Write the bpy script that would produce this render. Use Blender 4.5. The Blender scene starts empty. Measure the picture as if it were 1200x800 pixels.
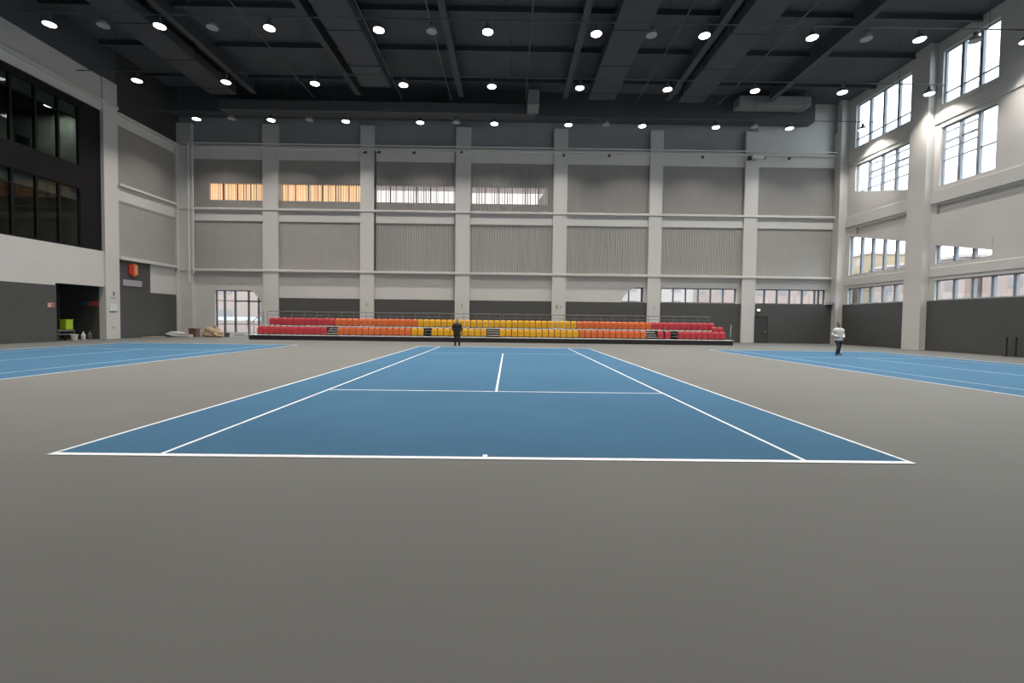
import bpy, bmesh, math, random
from mathutils import Vector, Matrix
random.seed(7)
PI = math.pi
scene = bpy.context.scene
C = scene.collection

# ------------------------------------------------------------------ materials
def new_mat(name):
    m = bpy.data.materials.new(name); m.use_nodes = True
    nt = m.node_tree; return m, nt, nt.nodes['Principled BSDF']
def S(r, g, b):
    f = lambda c: ((c/255+0.055)/1.055)**2.4 if c/255 > 0.04045 else c/255/12.92
    return (f(r), f(g), f(b), 1)
def mat(name, col, rough=0.6, metal=0.0, var=0.0, scale=3.0, bump=0.0, bscale=40.0, spec=0.5, stretch=(1,1,1), emit=None, es=0):
    m, nt, p = new_mat(name)
    p.inputs['Base Color'].default_value = col
    p.inputs['Roughness'].default_value = rough
    p.inputs['Metallic'].default_value = metal
    p.inputs['Specular IOR Level'].default_value = spec
    if emit: 
        p.inputs['Emission Color'].default_value = emit; p.inputs['Emission Strength'].default_value = es
    tc = nt.nodes.new('ShaderNodeTexCoord'); mp = nt.nodes.new('ShaderNodeMapping')
    mp.inputs['Scale'].default_value = stretch
    nt.links.new(tc.outputs['Object'], mp.inputs['Vector'])
    if var:
        n = nt.nodes.new('ShaderNodeTexNoise'); n.inputs['Scale'].default_value = scale; n.inputs['Detail'].default_value = 5
        nt.links.new(mp.outputs['Vector'], n.inputs['Vector'])
        r = nt.nodes.new('ShaderNodeMapRange'); r.inputs['From Min'].default_value = .3; r.inputs['From Max'].default_value = .7
        r.inputs['To Min'].default_value = 1-var; r.inputs['To Max'].default_value = 1+var
        nt.links.new(n.outputs['Fac'], r.inputs['Value'])
        v = nt.nodes.new('ShaderNodeVectorMath'); v.operation = 'SCALE'
        v.inputs[0].default_value = col[:3]; nt.links.new(r.outputs['Result'], v.inputs['Scale'])
        nt.links.new(v.outputs['Vector'], p.inputs['Base Color'])
    if bump:
        n2 = nt.nodes.new('ShaderNodeTexNoise'); n2.inputs['Scale'].default_value = bscale; n2.inputs['Detail'].default_value = 3
        nt.links.new(mp.outputs['Vector'], n2.inputs['Vector'])
        b = nt.nodes.new('ShaderNodeBump'); b.inputs['Strength'].default_value = bump; b.inputs['Distance'].default_value = .01
        nt.links.new(n2.outputs['Fac'], b.inputs['Height']); nt.links.new(b.outputs['Normal'], p.inputs['Normal'])
    return m
M = {}
M['floor'] = mat('floor_grey', (0.149,0.150,0.140,1), .65, var=.045, scale=.35, bump=.05, bscale=60, spec=.15)
M['blue'] = mat('court_blue', (0.054,0.134,0.222,1), .68, var=.05, scale=.4, bump=.05, bscale=60, spec=.05)
M['line'] = mat('line_white', (0.83,0.85,0.86,1), .5, var=.03, scale=2)
M['line_worn'] = mat('line_pale_worn', (0.42,0.5,0.56,1), .6, var=.15, scale=3)
M['wall'] = mat('wall_paint', (0.66,0.635,0.60,1), .85, var=.03, scale=.5, bump=.03)
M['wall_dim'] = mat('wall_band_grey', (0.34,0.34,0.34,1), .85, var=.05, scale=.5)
M['wall_dark'] = mat('wall_dark_paint', (0.055,0.055,0.055,1), .85, var=.05, scale=.5)
M['pad'] = mat('wainscot_dark_grey', (0.088,0.087,0.083,1), .6, var=.05, scale=.6, spec=.3)
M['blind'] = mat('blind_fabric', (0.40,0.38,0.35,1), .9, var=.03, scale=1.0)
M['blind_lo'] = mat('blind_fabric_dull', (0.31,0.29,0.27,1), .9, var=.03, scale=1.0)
M['recess'] = mat('recess_shadow_board', (0.22,0.21,0.20,1), .9)
M['ceil'] = mat('ceiling_black', (0.085,0.092,0.102,1), .9, var=.1, scale=.4)
M['steel'] = mat('roof_steel_dark', (0.072,0.078,0.087,1), .7, var=.08, scale=.8)
M['duct'] = mat('duct_dark', (0.10,0.103,0.108,1), .7, var=.05, scale=1)
M['ductgrey'] = mat('duct_galvanised', (0.26,0.26,0.26,1), .6, var=.08, scale=1.5)
M['pipe'] = mat('pipe_grey', (0.25,0.25,0.26,1), .5)
M['frame'] = mat('window_frame_grey', (0.28,0.29,0.31,1), .5)
M['frame_dark'] = mat('frame_dark', (0.05,0.05,0.055,1), .5)
M['clad'] = mat('cladding_black', (0.010,0.010,0.011,1), .5, var=.1, scale=.8, spec=.2)
M['white_metal'] = mat('white_metal', (0.75,0.75,0.74,1), .4)
M['alu'] = mat('aluminium_edge', (0.62,0.60,0.57,1), .45, metal=.2)
M['black'] = mat('black_paint', (0.018,0.017,0.017,1), .6)
M['deck'] = mat('deck_grey', (0.20,0.19,0.18,1), .7)
M['red'] = mat('seat_red', (0.50,0.045,0.06,1), .42, var=.05, scale=3)
M['orange'] = mat('seat_orange', (0.68,0.150,0.04,1), .42, var=.05, scale=3)
M['yellow'] = mat('seat_yellow', (0.73,0.39,0.018,1), .42, var=.05, scale=3)
M['seat_gap'] = mat('seat_bracket_dark', (0.06,0.045,0.04,1), .6)
M['rail'] = mat('rail_grey', (0.17,0.17,0.17,1), .5)
M['lampshell'] = mat('lamp_shell', (0.16,0.16,0.17,1), .4, metal=.4)
M['shade'] = mat('pendant_shade_grey', (0.42,0.43,0.44,1), .45)
M['lens'] = mat('lamp_lens', (1,1,1,1), .4, emit=(1,.985,.96,1), es=14)
M['lens_small'] = mat('downlight_lens', (1,1,1,1), .4, emit=(1,.99,.96,1), es=6)
M['conduit'] = mat('conduit_grey', (0.10,0.105,0.11,1), .5)
M['sign_red'] = mat('sign_red', (0.55,0.10,0.09,1), .5)
M['sign_pink'] = mat('sign_pale', (0.62,0.42,0.40,1), .5)
M['sign_teal'] = mat('sign_teal', (0.06,0.16,0.16,1), .5)
M['plaque'] = mat('plaque_lilac_grey', (0.40,0.36,0.40,1), .5)
M['logo_o'] = mat('logo_orange', (0.72,0.20,0.06,1), .5)
M['logo_r'] = mat('logo_red', (0.50,0.035,0.02,1), .5)
M['logo_p'] = mat('logo_peach', (0.80,0.36,0.20,1), .5)
M['green'] = mat('lime_green_plastic', (0.36,0.52,0.02,1), .5)
M['grey_plastic'] = mat('grey_plastic', (0.12,0.12,0.12,1), .5)
M['dark_ink'] = mat('dark_ink', (0.05,0.05,0.05,1), .6)
M['sack'] = mat('sack_tan', (0.42,0.31,0.21,1), .9, var=.2, scale=5, bump=.6, bscale=8)
M['carton'] = mat('carton_brown', (0.16,0.07,0.05,1), .8, var=.1)
M['paperw'] = mat('paper_white', (0.55,0.54,0.52,1), .8, bump=.4, bscale=6)
M['cream'] = mat('plastic_cream', (0.6,0.58,0.5,1), .5)
M['skin'] = mat('skin', (0.50,0.29,0.20,1), .55)
M['skin2'] = mat('skin_tan', (0.30,0.17,0.12,1), .55)
M['hair'] = mat('hair_black', (0.012,0.010,0.009,1), .6)
M['cap'] = mat('hair_brown_grey', (0.11,0.10,0.05,1), .7)
M['coat'] = mat('coat_black', (0.011,0.010,0.012,1), .8, bump=.3, bscale=20)
M['trouser'] = mat('trousers_black', (0.012,0.012,0.014,1), .8, bump=.3, bscale=20)
M['shirt'] = mat('jacket_cream', (0.66,0.62,0.56,1), .8, bump=.3, bscale=20)
M['trouser2'] = mat('trousers_charcoal', (0.022,0.027,0.032,1), .8, bump=.3, bscale=20)
M['shoe'] = mat('shoe_black', (0.012,0.012,0.012,1), .5)
M['concrete'] = mat('outside_paving', (0.11,0.105,0.10,1), .9, var=.1, scale=.3)
M['bldg_pink'] = mat('facade_pink', (0.35,0.26,0.22,1), .9, var=.08, scale=.1)
M['bldg_beige'] = mat('facade_beige', (0.28,0.215,0.135,1), .9, var=.08, scale=.1)
M['bldg_grey'] = mat('facade_grey', (0.40,0.335,0.30,1), .9, var=.08, scale=.1)
M['bldg_glass'] = mat('facade_window', (0.24,0.21,0.20,1), .3)
M['roomwall'] = mat('lounge_wall_green_grey', (0.16,0.185,0.15,1), .9, var=.2, scale=.7)
M['roomdark'] = mat('lounge_dark', (0.03,0.026,0.023,1), .9)
M['rollblind'] = mat('roller_blind_grey', (0.42,0.45,0.41,1), .8)

def glass(name, tint, refl):
    m = bpy.data.materials.new(name); m.use_nodes = True; nt = m.node_tree; nt.nodes.clear()
    o = nt.nodes.new('ShaderNodeOutputMaterial'); mx = nt.nodes.new('ShaderNodeMixShader')
    t = nt.nodes.new('ShaderNodeBsdfTransparent'); t.inputs['Color'].default_value = tint
    g = nt.nodes.new('ShaderNodeBsdfGlossy'); g.inputs['Roughness'].default_value = .03
    f = nt.nodes.new('ShaderNodeFresnel'); f.inputs['IOR'].default_value = refl
    ge = nt.nodes.new('ShaderNodeNewGeometry'); ml = nt.nodes.new('ShaderNodeMath'); ml.operation = 'MULTIPLY'; iv = nt.nodes.new('ShaderNodeMath'); iv.operation = 'SUBTRACT'
    iv.inputs[0].default_value = 1; nt.links.new(ge.outputs['Backfacing'], iv.inputs[1]); nt.links.new(iv.outputs[0], ml.inputs[0]); nt.links.new(f.outputs['Fac'], ml.inputs[1])
    nt.links.new(ml.outputs[0], mx.inputs['Fac']); nt.links.new(t.outputs[0], mx.inputs[1]); nt.links.new(g.outputs[0], mx.inputs[2])
    nt.links.new(mx.outputs[0], o.inputs['Surface']); return m
M['glass'] = glass('clear_glass', (.94,.97,.98,1), 1.3)
M['darkglass'] = glass('lounge_glass', (.55,.58,.56,1), 1.4)

def lit_pane(name, c1, c2, strength):
    m, nt, p = new_mat(name)
    tc = nt.nodes.new('ShaderNodeTexCoord'); mp = nt.nodes.new('ShaderNodeMapping'); mp.inputs['Scale'].default_value = (1.6,1,.35)
    n = nt.nodes.new('ShaderNodeTexNoise'); n.inputs['Scale'].default_value = 1.5
    r = nt.nodes.new('ShaderNodeMix'); r.data_type = 'RGBA'
    r.inputs[6].default_value = c1; r.inputs[7].default_value = c2
    nt.links.new(tc.outputs['Object'], mp.inputs['Vector']); nt.links.new(mp.outputs[0], n.inputs['Vector']); nt.links.new(n.outputs['Fac'], r.inputs[0])
    nt.links.new(r.outputs[2], p.inputs['Emission Color']); p.inputs['Emission Strength'].default_value = strength
    p.inputs['Base Color'].default_value = (.3,.3,.3,1); return m
M['lit_orange'] = lit_pane('pane_lit_orange', (1,.47,.18,1), (1,.68,.38,1), 1.15)
M['lit_white'] = lit_pane('pane_lit_white', (1,.90,.84,1), (.97,.98,1,1), 1.15)
M['lit_dim'] = lit_pane('pane_lit_dim', (.62,.50,.46,1), (.5,.46,.47,1), .62)

# ------------------------------------------------------------------ mesh builder
ORG = {}
class MB:
    def __init__(s): s.bm = bmesh.new()
    def box(s, x0, x1, y0, y1, z0, z1):
        v = [s.bm.verts.new((x, y, z)) for x in (x0, x1) for y in (y0, y1) for z in (z0, z1)]
        for f in ((0,1,3,2),(4,6,7,5),(0,4,5,1),(2,3,7,6),(0,2,6,4),(1,5,7,3)): s.bm.faces.new([v[i] for i in f])
        return s
    def prism(s, pts, axis, a0, a1):
        """pts: 2-D outline; axis 'x' -> pts=(y,z), 'y' -> pts=(x,z), 'z' -> pts=(x,y)"""
        def P(p, a): return {'x': (a, p[0], p[1]), 'y': (p[0], a, p[1]), 'z': (p[0], p[1], a)}[axis]
        A = [s.bm.verts.new(P(p, a0)) for p in pts]; B = [s.bm.verts.new(P(p, a1)) for p in pts]
        n = len(pts); s.bm.faces.new(A); s.bm.faces.new(B[::-1])
        for i in range(n): s.bm.faces.new((A[i], B[i], B[(i+1) % n], A[(i+1) % n]))
        return s
    def cyl(s, p0, p1, r0, r1=None, seg=12, caps=True):
        r1 = r0 if r1 is None else r1
        p0 = Vector(p0); p1 = Vector(p1); d = (p1-p0).normalized()
        u = d.cross(Vector((0,0,1)) if abs(d.z) < .9 else Vector((1,0,0))).normalized(); w = d.cross(u)
        ring = lambda c, r: [s.bm.verts.new(c + (u*math.cos(2*PI*i/seg) + w*math.sin(2*PI*i/seg))*r) for i in range(seg)]
        A = ring(p0, r0); B = ring(p1, r1)
        for i in range(seg): s.bm.faces.new((A[i], A[(i+1)%seg], B[(i+1)%seg], B[i]))
        if caps: s.bm.faces.new(A[::-1]); s.bm.faces.new(B)
        return s
    def lathe(s, c, prof, seg=20):
        rings = []
        for r, z in prof:
            rings.append([s.bm.verts.new((c[0]+r*math.cos(2*PI*i/seg), c[1]+r*math.sin(2*PI*i/seg), c[2]+z)) for i in range(seg)])
        for a, b in zip(rings, rings[1:]):
            for i in range(seg): s.bm.faces.new((a[i], a[(i+1)%seg], b[(i+1)%seg], b[i]))
        s.bm.faces.new(rings[0][::-1]); s.bm.faces.new(rings[-1]); return s
    def ball(s, c, r, seg=16, rings=10, deform=None):
        m = bmesh.ops.create_uvsphere(s.bm, u_segments=seg, v_segments=rings, radius=1)
        for v in m['verts']:
            if deform: v.co = deform(v.co.copy())
            v.co = Vector((v.co.x*r[0]+c[0], v.co.y*r[1]+c[1], v.co.z*r[2]+c[2]))
        return s
    def build(s, name, m, parent=None, org=None, bevel=0, smooth=False):
        bm = s.bm
        bmesh.ops.recalc_face_normals(bm, faces=bm.faces)
        pw = ORG[parent.name] if parent else None
        if org is None:
            if parent: org = pw
            else:
                xs = [v.co.x for v in bm.verts]; ys = [v.co.y for v in bm.verts]; zs = [v.co.z for v in bm.verts]
                org = Vector(((min(xs)+max(xs))/2, (min(ys)+max(ys))/2, min(zs)))
        org = Vector(org)
        bmesh.ops.translate(bm, verts=bm.verts, vec=-org)
        if smooth:
            for f in bm.faces: f.smooth = True
        me = bpy.data.meshes.new(name); bm.to_mesh(me); bm.free()
        me.materials.append(M[m] if isinstance(m, str) else m)
        o = bpy.data.objects.new(name, me); C.objects.link(o)
        ORG[o.name] = org
        if parent: o.parent = parent; o.location = org - pw
        else: o.location = org
        if bevel:
            b = o.modifiers.new('bevel', 'BEVEL'); b.width = bevel; b.segments = 2; b.limit_method = 'ANGLE'
        return o
def tag(o, label=None, cat=None, group=None, kind=None):
    if label: o['label'] = label
    if cat: o['category'] = cat
    if group: o['group'] = group
    if kind: o['kind'] = kind
    return o
def thing(name, label, cat, loc, group=None, rz=0, kind=None):
    o = bpy.data.objects.new(name, None); C.objects.link(o); o.empty_display_size = .2
    o.location = loc; o.rotation_euler.z = rz; ORG[o.name] = Vector(loc)
    return tag(o, label, cat, group, kind)
def struct(name, mb, m, label=None, bevel=0):
    o = mb.build(name, m, bevel=bevel); o['kind'] = 'structure'
    if label: o['label'] = label
    return o
def copy_tree(o, parent=None, loc=None):
    c = o.copy(); C.objects.link(c)
    if parent: c.parent = parent
    if loc is not None: c.location = loc
    for ch in o.children: copy_tree(ch, c)
    return c
ORD = ['first','second','third','fourth','fifth','sixth','seventh','eighth','ninth','tenth','eleventh','twelfth','thirteenth','fourteenth','fifteenth',
 'sixteenth','seventeenth','eighteenth','nineteenth','twentieth','twenty-first','twenty-second','twenty-third','twenty-fourth','twenty-fifth','twenty-sixth',
 'twenty-seventh','twenty-eighth','twenty-ninth','thirtieth','thirty-first','thirty-second']

# ------------------------------------------------------------------ room dimensions
XL, XR, YF, YN, ZC = -29.2, 30.0, 35.5, -16.0, 21.4
def wall_grid(mb, axis, a0, a1, u0, u1, z0, z1, holes):
    """boxes that fill u0..u1 x z0..z1 except the holes (u0,u1,z0,z1)"""
    us = sorted({u0, u1} | {h[i] for h in holes for i in (0, 1) if u0 < h[i] < u1})
    for ua, ub in zip(us, us[1:]):
        um = (ua+ub)/2
        cuts = sorted([(h[2], h[3]) for h in holes if h[0] < um < h[1]])
        z = z0
        for c0, c1 in cuts + [(z1, z1)]:
            if c0 > z + 1e-6:
                if axis == 'x': mb.box(a0, a1, ua, ub, z, c0)
                else: mb.box(ua, ub, a0, a1, z, c0)
            z = max(z, c1)
    return mb

# floor (with the playing areas laid on it)
struct('floor', MB().box(XL-.4, XR+.4, YN-.4, YF+.6, -.3, 0), 'floor', 'grey acrylic sports floor')
def rect(mb, x0, x1, y0, y1, z): mb.box(min(x0,x1), max(x0,x1), min(y0,y1), max(y0,y1), z-.003, z)
def court(name, xc, label, cat, fine=True):
    o = thing(name, label, cat, (xc, 11.885, 0), None)
    o['kind'] = 'structure'
    b = MB(); rect(b, xc-5.485, xc+5.485, 0, 23.77, .004); b.build('court_surface', 'blue', o)
    lm = 'line' if fine else 'line_worn'
    w = .05
    def ln(x0, x1, y0, y1, m=lm): 
        b = MB(); rect(b, x0, x1, y0, y1, .008); b.build('court_line', m, o)
    ln(xc-5.485, xc+5.485, 0, .10, 'line'); ln(xc-5.485, xc+5.485, 23.67, 23.77)
    for s in (-1, 1):
        ln(xc+s*5.485, xc+s*(5.485-w), 0.1, 23.67, 'line'); ln(xc+s*4.14, xc+s*(4.14-w), 0.1, 23.67, 'line' if fine else lm)
    ln(xc-4.09, xc+4.09, 5.46, 5.51); ln(xc-4.09, xc+4.09, 18.26, 18.31, 'line_worn')
    ln(xc-.028, xc+.028, 5.51, 18.26); ln(xc-.03, xc+.03, .1, .2)
    return o
court('tennis_court', 0, 'blue tennis court with white lines filling the middle of the hall', 'tennis court')
court('tennis_court', -18.75, 'blue tennis court along the left wall with the black glazed lounge', 'tennis court', False)
court('tennis_court', 18.75, 'blue tennis court along the right wall under the tall windows', 'tennis court', False)

# ------------------------------------------------------------------ far wall
BAYS = [(-27.9,-21.65),(-20.3,-13.02),(-11.8,-4.56),(-3.26,4.12),(5.36,12.7),(13.85,21.2),(22.4,29.3)]
COLS = [(-29.2,-27.9),(-21.65,-20.3),(-13.02,-11.8),(-4.56,-3.26),(4.12,5.36),(12.7,13.85),(21.2,22.4),(29.3,30.0)]
holes = [(-26.1,-22.0,0.0,4.12), (10.45,12.4,3.52,4.85), (14.05,20.85,3.52,4.85), (22.45,28.95,3.52,4.85)]
for i in range(4):
    x0, x1 = BAYS[i]
    holes.append((x0+(1.35 if i == 0 else .12), x1-(.05 if i < 3 else .55), 12.15, 13.62))
mb = MB(); wall_grid(mb, 'y', YF+.12, YF+.5, XL-.4, XR+.4, 0, 17.05, holes)
mb.prism([(3.57,13.63),(3.57,12.14),(2.65,12.14)], 'y', YF+.12, YF+.5)                 # slanted end of the strip window
mb.prism([(10.44,3.51),(10.55,3.9),(10.85,4.3),(11.2,4.6),(11.7,4.86),(10.44,4.86)], 'y', YF+.12, YF+.5)   # rounded corner of the low window
mb.prism([(-22.8,4.13),(-21.99,3.2),(-21.99,4.13)], 'y', YF+.12, YF+.5)
struct('wall_back', mb, 'wall', 'warm white far wall')
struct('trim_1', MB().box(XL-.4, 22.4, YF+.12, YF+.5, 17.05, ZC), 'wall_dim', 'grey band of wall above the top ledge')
struct('trim_2', MB().box(22.4, XR+.4, YF+.12, YF+.5, 17.05, ZC), 'wall')  # same band in the last bay, painted lighter to stand for window light
n = 3
for (x0, x1) in COLS:
    b = MB().box(x0, x1, YF-.2, YF+.12, 0, 18.75); struct('column', b, 'wall', 'full height wall pillar')
for (x0, x1) in BAYS:
    for (z0, z1, d) in ((10.27,11.2,.05),(15.7,16.62,.05)):
        struct('trim_%d' % n, MB().box(x0, x1, YF-d, YF+.12, z0, z1), 'wall'); n += 1
for (z0, z1) in ((5.78,6.0),(11.2,11.4),(16.62,16.82)):
    struct('trim_%d' % n, MB().box(XL, XR, YF-.27, YF+.12, z0, z1), 'wall', bevel=.03); n += 1
# dark wainscot
for i, (x0, x1) in enumerate(BAYS):
    if i == 0: continue
    if i < 6: struct('trim_%d' % n, MB().box(x0, x1, YF-.02, YF+.12, 0, 3.5), 'pad')
    else: struct('trim_%d' % n, MB().box(22.4, XR, YF-.21, YF+.12, 0, 3.5), 'pad')
    n += 1
# bulkhead under the roof
struct('trim_%d' % n, MB().box(XL, 26.6, YF-1.2, YF-.2, 19.25, ZC), 'steel', 'dark bulkhead at the roof edge'); n += 1

# windows ------------------------------------------------------------
wn = 1
def window(axis, u0, u1, z0, z1, nl, a, transoms=(), m='frame', gm='glass', fw=.07, mw=.06, depth=.16, label=None, mulls=None, parts=None):
    """framed window; axis 'x' = in a wall of constant X. a = middle of the frame depth"""
    global wn
    c = (a, (u0+u1)/2, z0) if axis == 'x' else ((u0+u1)/2, a, z0)
    o = thing('window_%d' % wn, label, None, c); o['kind'] = 'structure'; wn += 1
    def bx(b, ua, ub, za, zb, d=depth):
        if axis == 'x': b.box(a-d/2, a+d/2, ua, ub, za, zb)
        else: b.box(ua, ub, a-d/2, a+d/2, za, zb)
    b = MB(); bx(b, u0, u1, z0, z0+fw); bx(b, u0, u1, z1-fw, z1); bx(b, u0, u0+fw, z0+fw, z1-fw); bx(b, u1-fw, u1, z0+fw, z1-fw)
    b.build('window_frame', m, o)
    ms = mulls if mulls else [u0+(u1-u0)*k/nl for k in range(1, nl)]
    for u in ms:
        b = MB(); bx(b, u-mw, u+mw, z0+fw, z1-fw, depth*1.25); b.build('mullion', m, o)
    for t in transoms:
        ua, ub, z, th = (u0, u1, t, .04) if not isinstance(t, tuple) else t
        b = MB(); bx(b, ua+fw, ub-fw, z-th, z+th, depth*.6); b.build('transom', m, o)
    if gm:
        b = MB(); bx(b, u0+.02, u1-.02, z0+.02, z1-.02, .012); b.build('pane', gm, o)
    return o
yw = YF+.36
window('y', 10.45, 12.4, 3.52, 4.85, 3, yw, mulls=[11.15, 12.3], m='frame_dark', mw=.05)
window('y', 14.05, 20.85, 3.52, 4.85, 6, yw, m='frame_dark', mw=.045)
window('y', 22.45, 28.95, 3.52, 4.85, 6, yw, m='frame_dark', mw=.045, mulls=[23.5,24.65,25.8,26.95,28.1,28.45])
# entrance: glazed screen with a double door
e = window('y', -26.1, -22.0, 0.02, 4.12, 1, yw, transoms=[(-26.1,-24.35,3.2,.03),(-24.45,-22.0,3.17,.06),(-26.1,-22.0,1.1,.03)], m='frame_dark', mulls=[-25.35,-24.4,-23.2,-22.3], mw=.055)
MB().box(-23.32,-23.27,yw-.16,yw-.1,.9,1.5).build('door_handle','alu',e)
# strip windows behind the blinds of the upper row
for i in range(4):
    h = holes[4+i]
    global_n = wn
    o = thing('window_%d' % wn, None, None, ((h[0]+h[1])/2, YF+.4, 12.15)); o['kind'] = 'structure'; wn += 1
    if i < 2: MB().box(h[0], h[1], YF+.38, YF+.42, 12.15, 13.62).build('pane', 'lit_orange', o)
    else:
        zs = 13.25 if i == 2 else 13.15
        MB().box(h[0], h[1], YF+.38, YF+.42, 12.15, zs).build('pane', 'lit_white', o)
        MB().box(h[0], h[1], YF+.38, YF+.42, zs, 13.62).build('pane', 'lit_dim', o)
    b = MB()
    k = 1
    x = h[0]+1.2
    while x < h[1]: b.box(x-.035, x+.035, YF+.28, YF+.36, 12.15, 13.62); x += 1.2
    b.build('mullion', 'frame_dark', o)

# blinds --------------------------------------------------------------
def blind(x0, x1, z0, z1, y, label, gap=0.0, seed=0, strip=None, m='blind', slats=True, region=(0,1)):
    o = thing('vertical_blind', label, 'blind', ((x0+x1)/2, y, z0), 'vertical slat blinds between the wall pillars')
    rnd = random.Random(seed); bow = .003+.03*gap
    MB().box(x0+.02, x1-.02, y-.03, y+.05, z1-.14, z1).build('headrail', m, o)
    w = .225; nn = int(round((x1-x0-.08)/w)); w = (x1-x0-.08)/nn
    b = MB()
    def slat(cx, hw, za, zb, dy):
        # a softly bowed slat of fabric, 12 mm thick
        xs = [cx-hw, cx-hw*.4, cx+hw*.4, cx+hw]; ys = [y+bow, y-bow, y-bow, y+bow]
        A = [b.bm.verts.new((xx, yy, za)) for xx, yy in zip(xs, ys)]; B = [b.bm.verts.new((xx, yy, zb)) for xx, yy in zip(xs, ys)]
        A2 = [b.bm.verts.new((xx, yy+.01, za)) for xx, yy in zip(xs, ys)]; B2 = [b.bm.verts.new((xx, yy+.01, zb)) for xx, yy in zip(xs, ys)]
        for k in range(3):
            b.bm.faces.new((A[k],A[k+1],B[k+1],B[k])); b.bm.faces.new((A2[k],B2[k],B2[k+1],A2[k+1]))
            b.bm.faces.new((A[k],A2[k],A2[k+1],A[k+1])); b.bm.faces.new((B[k],B[k+1],B2[k+1],B2[k]))
        b.bm.faces.new((A[0],B[0],B2[0],A2[0])); b.bm.faces.new((A[3],A2[3],B2[3],B[3]))
    for k in range(nn):
        cx = x0+.04+w*(k+.5); t = (k+.5)/nn
        g = gap*(1 if region[0] <= t <= region[1] else .12)*rnd.uniform(.5, 1.2)
        hw = w*.5*(1.0-g)
        if strip and strip[0] < cx < strip[1]:
            slat(cx, hw, z0+.05, strip[2]-.03, 0); slat(cx, hw, strip[3]+.03, z1-.14, 0)
            cov = rnd.choice([.1,.16,.22,.35]); 
            slat(cx-w*.25, w*cov*.5, strip[2]-.03, strip[3]+.03, 0)
            if rnd.random() < .45: slat(cx+w*.22, w*.06, strip[2]-.03, strip[3]+.03, 0)
        else: slat(cx, hw, z0+.05, z1-.14, 0)
    b.build('slats', m, o)
    MB().box(x0+.04, x1-.04, y-.02, y+.02, z0+.0, z0+.05).build('bottom_rail', m, o)
    return o
yb = YF+.05
BN = ['first','second','third','fourth','fifth','sixth','seventh']
up = [(0,(0,1)),(.0,(0,1)),(.10,(0,1)),(.14,(0,1)),(.05,(.2,.8)),(.03,(0,1)),(0,(0,1))]
lo = [(.0,(0,1)),(.04,(.7,.9)),(.22,(.0,1)),(.34,(0,1)),(.26,(.0,.8)),(.16,(0,1)),(0,(0,1))]
extra_u = ['with an orange lit strip, beside the left corner','with a long orange lit strip','with a white lit strip','with a white strip ending in a slant','','','beside the right corner']
for i, (x0, x1) in enumerate(BAYS):
    st = None
    if i < 4:
        h = holes[4+i]; st = (h[0]+.02, h[1]-.02, 12.15, 13.62)
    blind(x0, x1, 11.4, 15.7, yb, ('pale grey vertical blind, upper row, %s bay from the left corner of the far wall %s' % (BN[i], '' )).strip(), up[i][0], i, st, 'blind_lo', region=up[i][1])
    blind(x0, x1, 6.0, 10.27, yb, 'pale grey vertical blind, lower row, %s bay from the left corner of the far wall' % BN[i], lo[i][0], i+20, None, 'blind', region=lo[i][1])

# ------------------------------------------------------------------ right wall
W = [(28.5,34.05,17.0,20.6),(22.5,26.15,17.0,20.6),(28.6,33.9,11.4,15.45),(22.45,26.1,11.42,15.45),
     (28.4,34.28,6.05,9.4),(22.4,26.15,6.05,7.35),(28.4,34.27,3.52,4.92),(18.4,26.1,3.52,4.92)]
rec = [(28.4,33.6,9.5,10.1),(14.0,26.2,9.5,10.15)]
far_w = [(8.0,15.5,17.0,20.6),(8.0,15.5,11.42,15.45),(-3.0,4.5,17.0,20.6),(-3.0,4.5,11.42,15.45)]     # unseen windows repeated further along, added to bring in daylight
mb = MB(); wall_grid(mb, 'x', XR, XR+.38, YN-.4, YF+.12, 0, ZC, W+rec+far_w)
mb.prism([(33.92,11.38),(33.92,13.25),(28.58,11.9),(28.58,11.38)], 'x', XR, XR+.38)
mb.prism([(34.3,9.42),(28.38,9.42),(28.38,8.0)], 'x', XR, XR+.38)
mb.prism([(26.17,7.36),(22.38,7.36),(22.38,6.46)], 'x', XR, XR+.38)
for r in rec: mb.box(XR+.2, XR+.38, r[0], r[1], r[2], r[3])
struct('wall_right', mb, 'wall', 'white right wall with tall windows')
xw = XR+.24
window('x', *W[0], 4, xw, transoms=[17.72], mw=.09, label='high window nearest the far corner')
window('x', *W[1], 3, xw, transoms=[17.78], mw=.10)
tr = lambda a, b: [(a,b,15.05,.04),(a,b,14.4,.07),(a,b,13.9,.04)]
window('x', *W[2], 4, xw, transoms=[13.15]+tr(28.6, 32.55), mw=.09)
window('x', *W[3], 3, xw, transoms=[13.15]+tr(23.67, 26.1), mw=.10)
window('x', *W[4], 5, xw, mw=.09)
window('x', *W[5], 3, xw, mw=.10)
window('x', *W[6], 5, xw, mw=.09)
window('x', *W[7], 6, xw, mw=.09, mulls=[24.85,23.62,22.4,21.15,19.9])
for f in far_w: window('x', *f, 6, xw, mw=.09)
struct('column', MB().box(29.45, XR, 26.55, 28.0, 0, ZC), 'wall', 'white pillar on the right wall')
struct('column', MB().box(29.45, XR, 16.3, 17.7, 0, ZC), 'wall')
struct('column', MB().box(29.3, XR, YF-.75, YF-.2, 0, ZC), 'wall', 'white corner pillar')
for (y0, y1) in ((28.0, YF-.75), (17.7, 26.55)):
    for (z0, z1, d) in ((15.75,16.6,.08),(10.25,11.15,.10),(5.15,5.8,.06)):
        struct('trim_%d' % n, MB().box(XR-d, XR, y0, y1, z0, z1), 'wall', bevel=.03); n += 1
struct('trim_%d' % n, MB().box(XR-.1, XR, 28.0, YF-.75, 0, 3.5), 'pad'); n += 1
struct('trim_%d' % n, MB().box(XR-.1, XR, 17.7, 26.55, 0, 3.5), 'pad'); n += 1
struct('trim_%d' % n, MB().box(XR-.1, XR, YN, 16.3, 0, 3.5), 'pad'); n += 1

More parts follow.
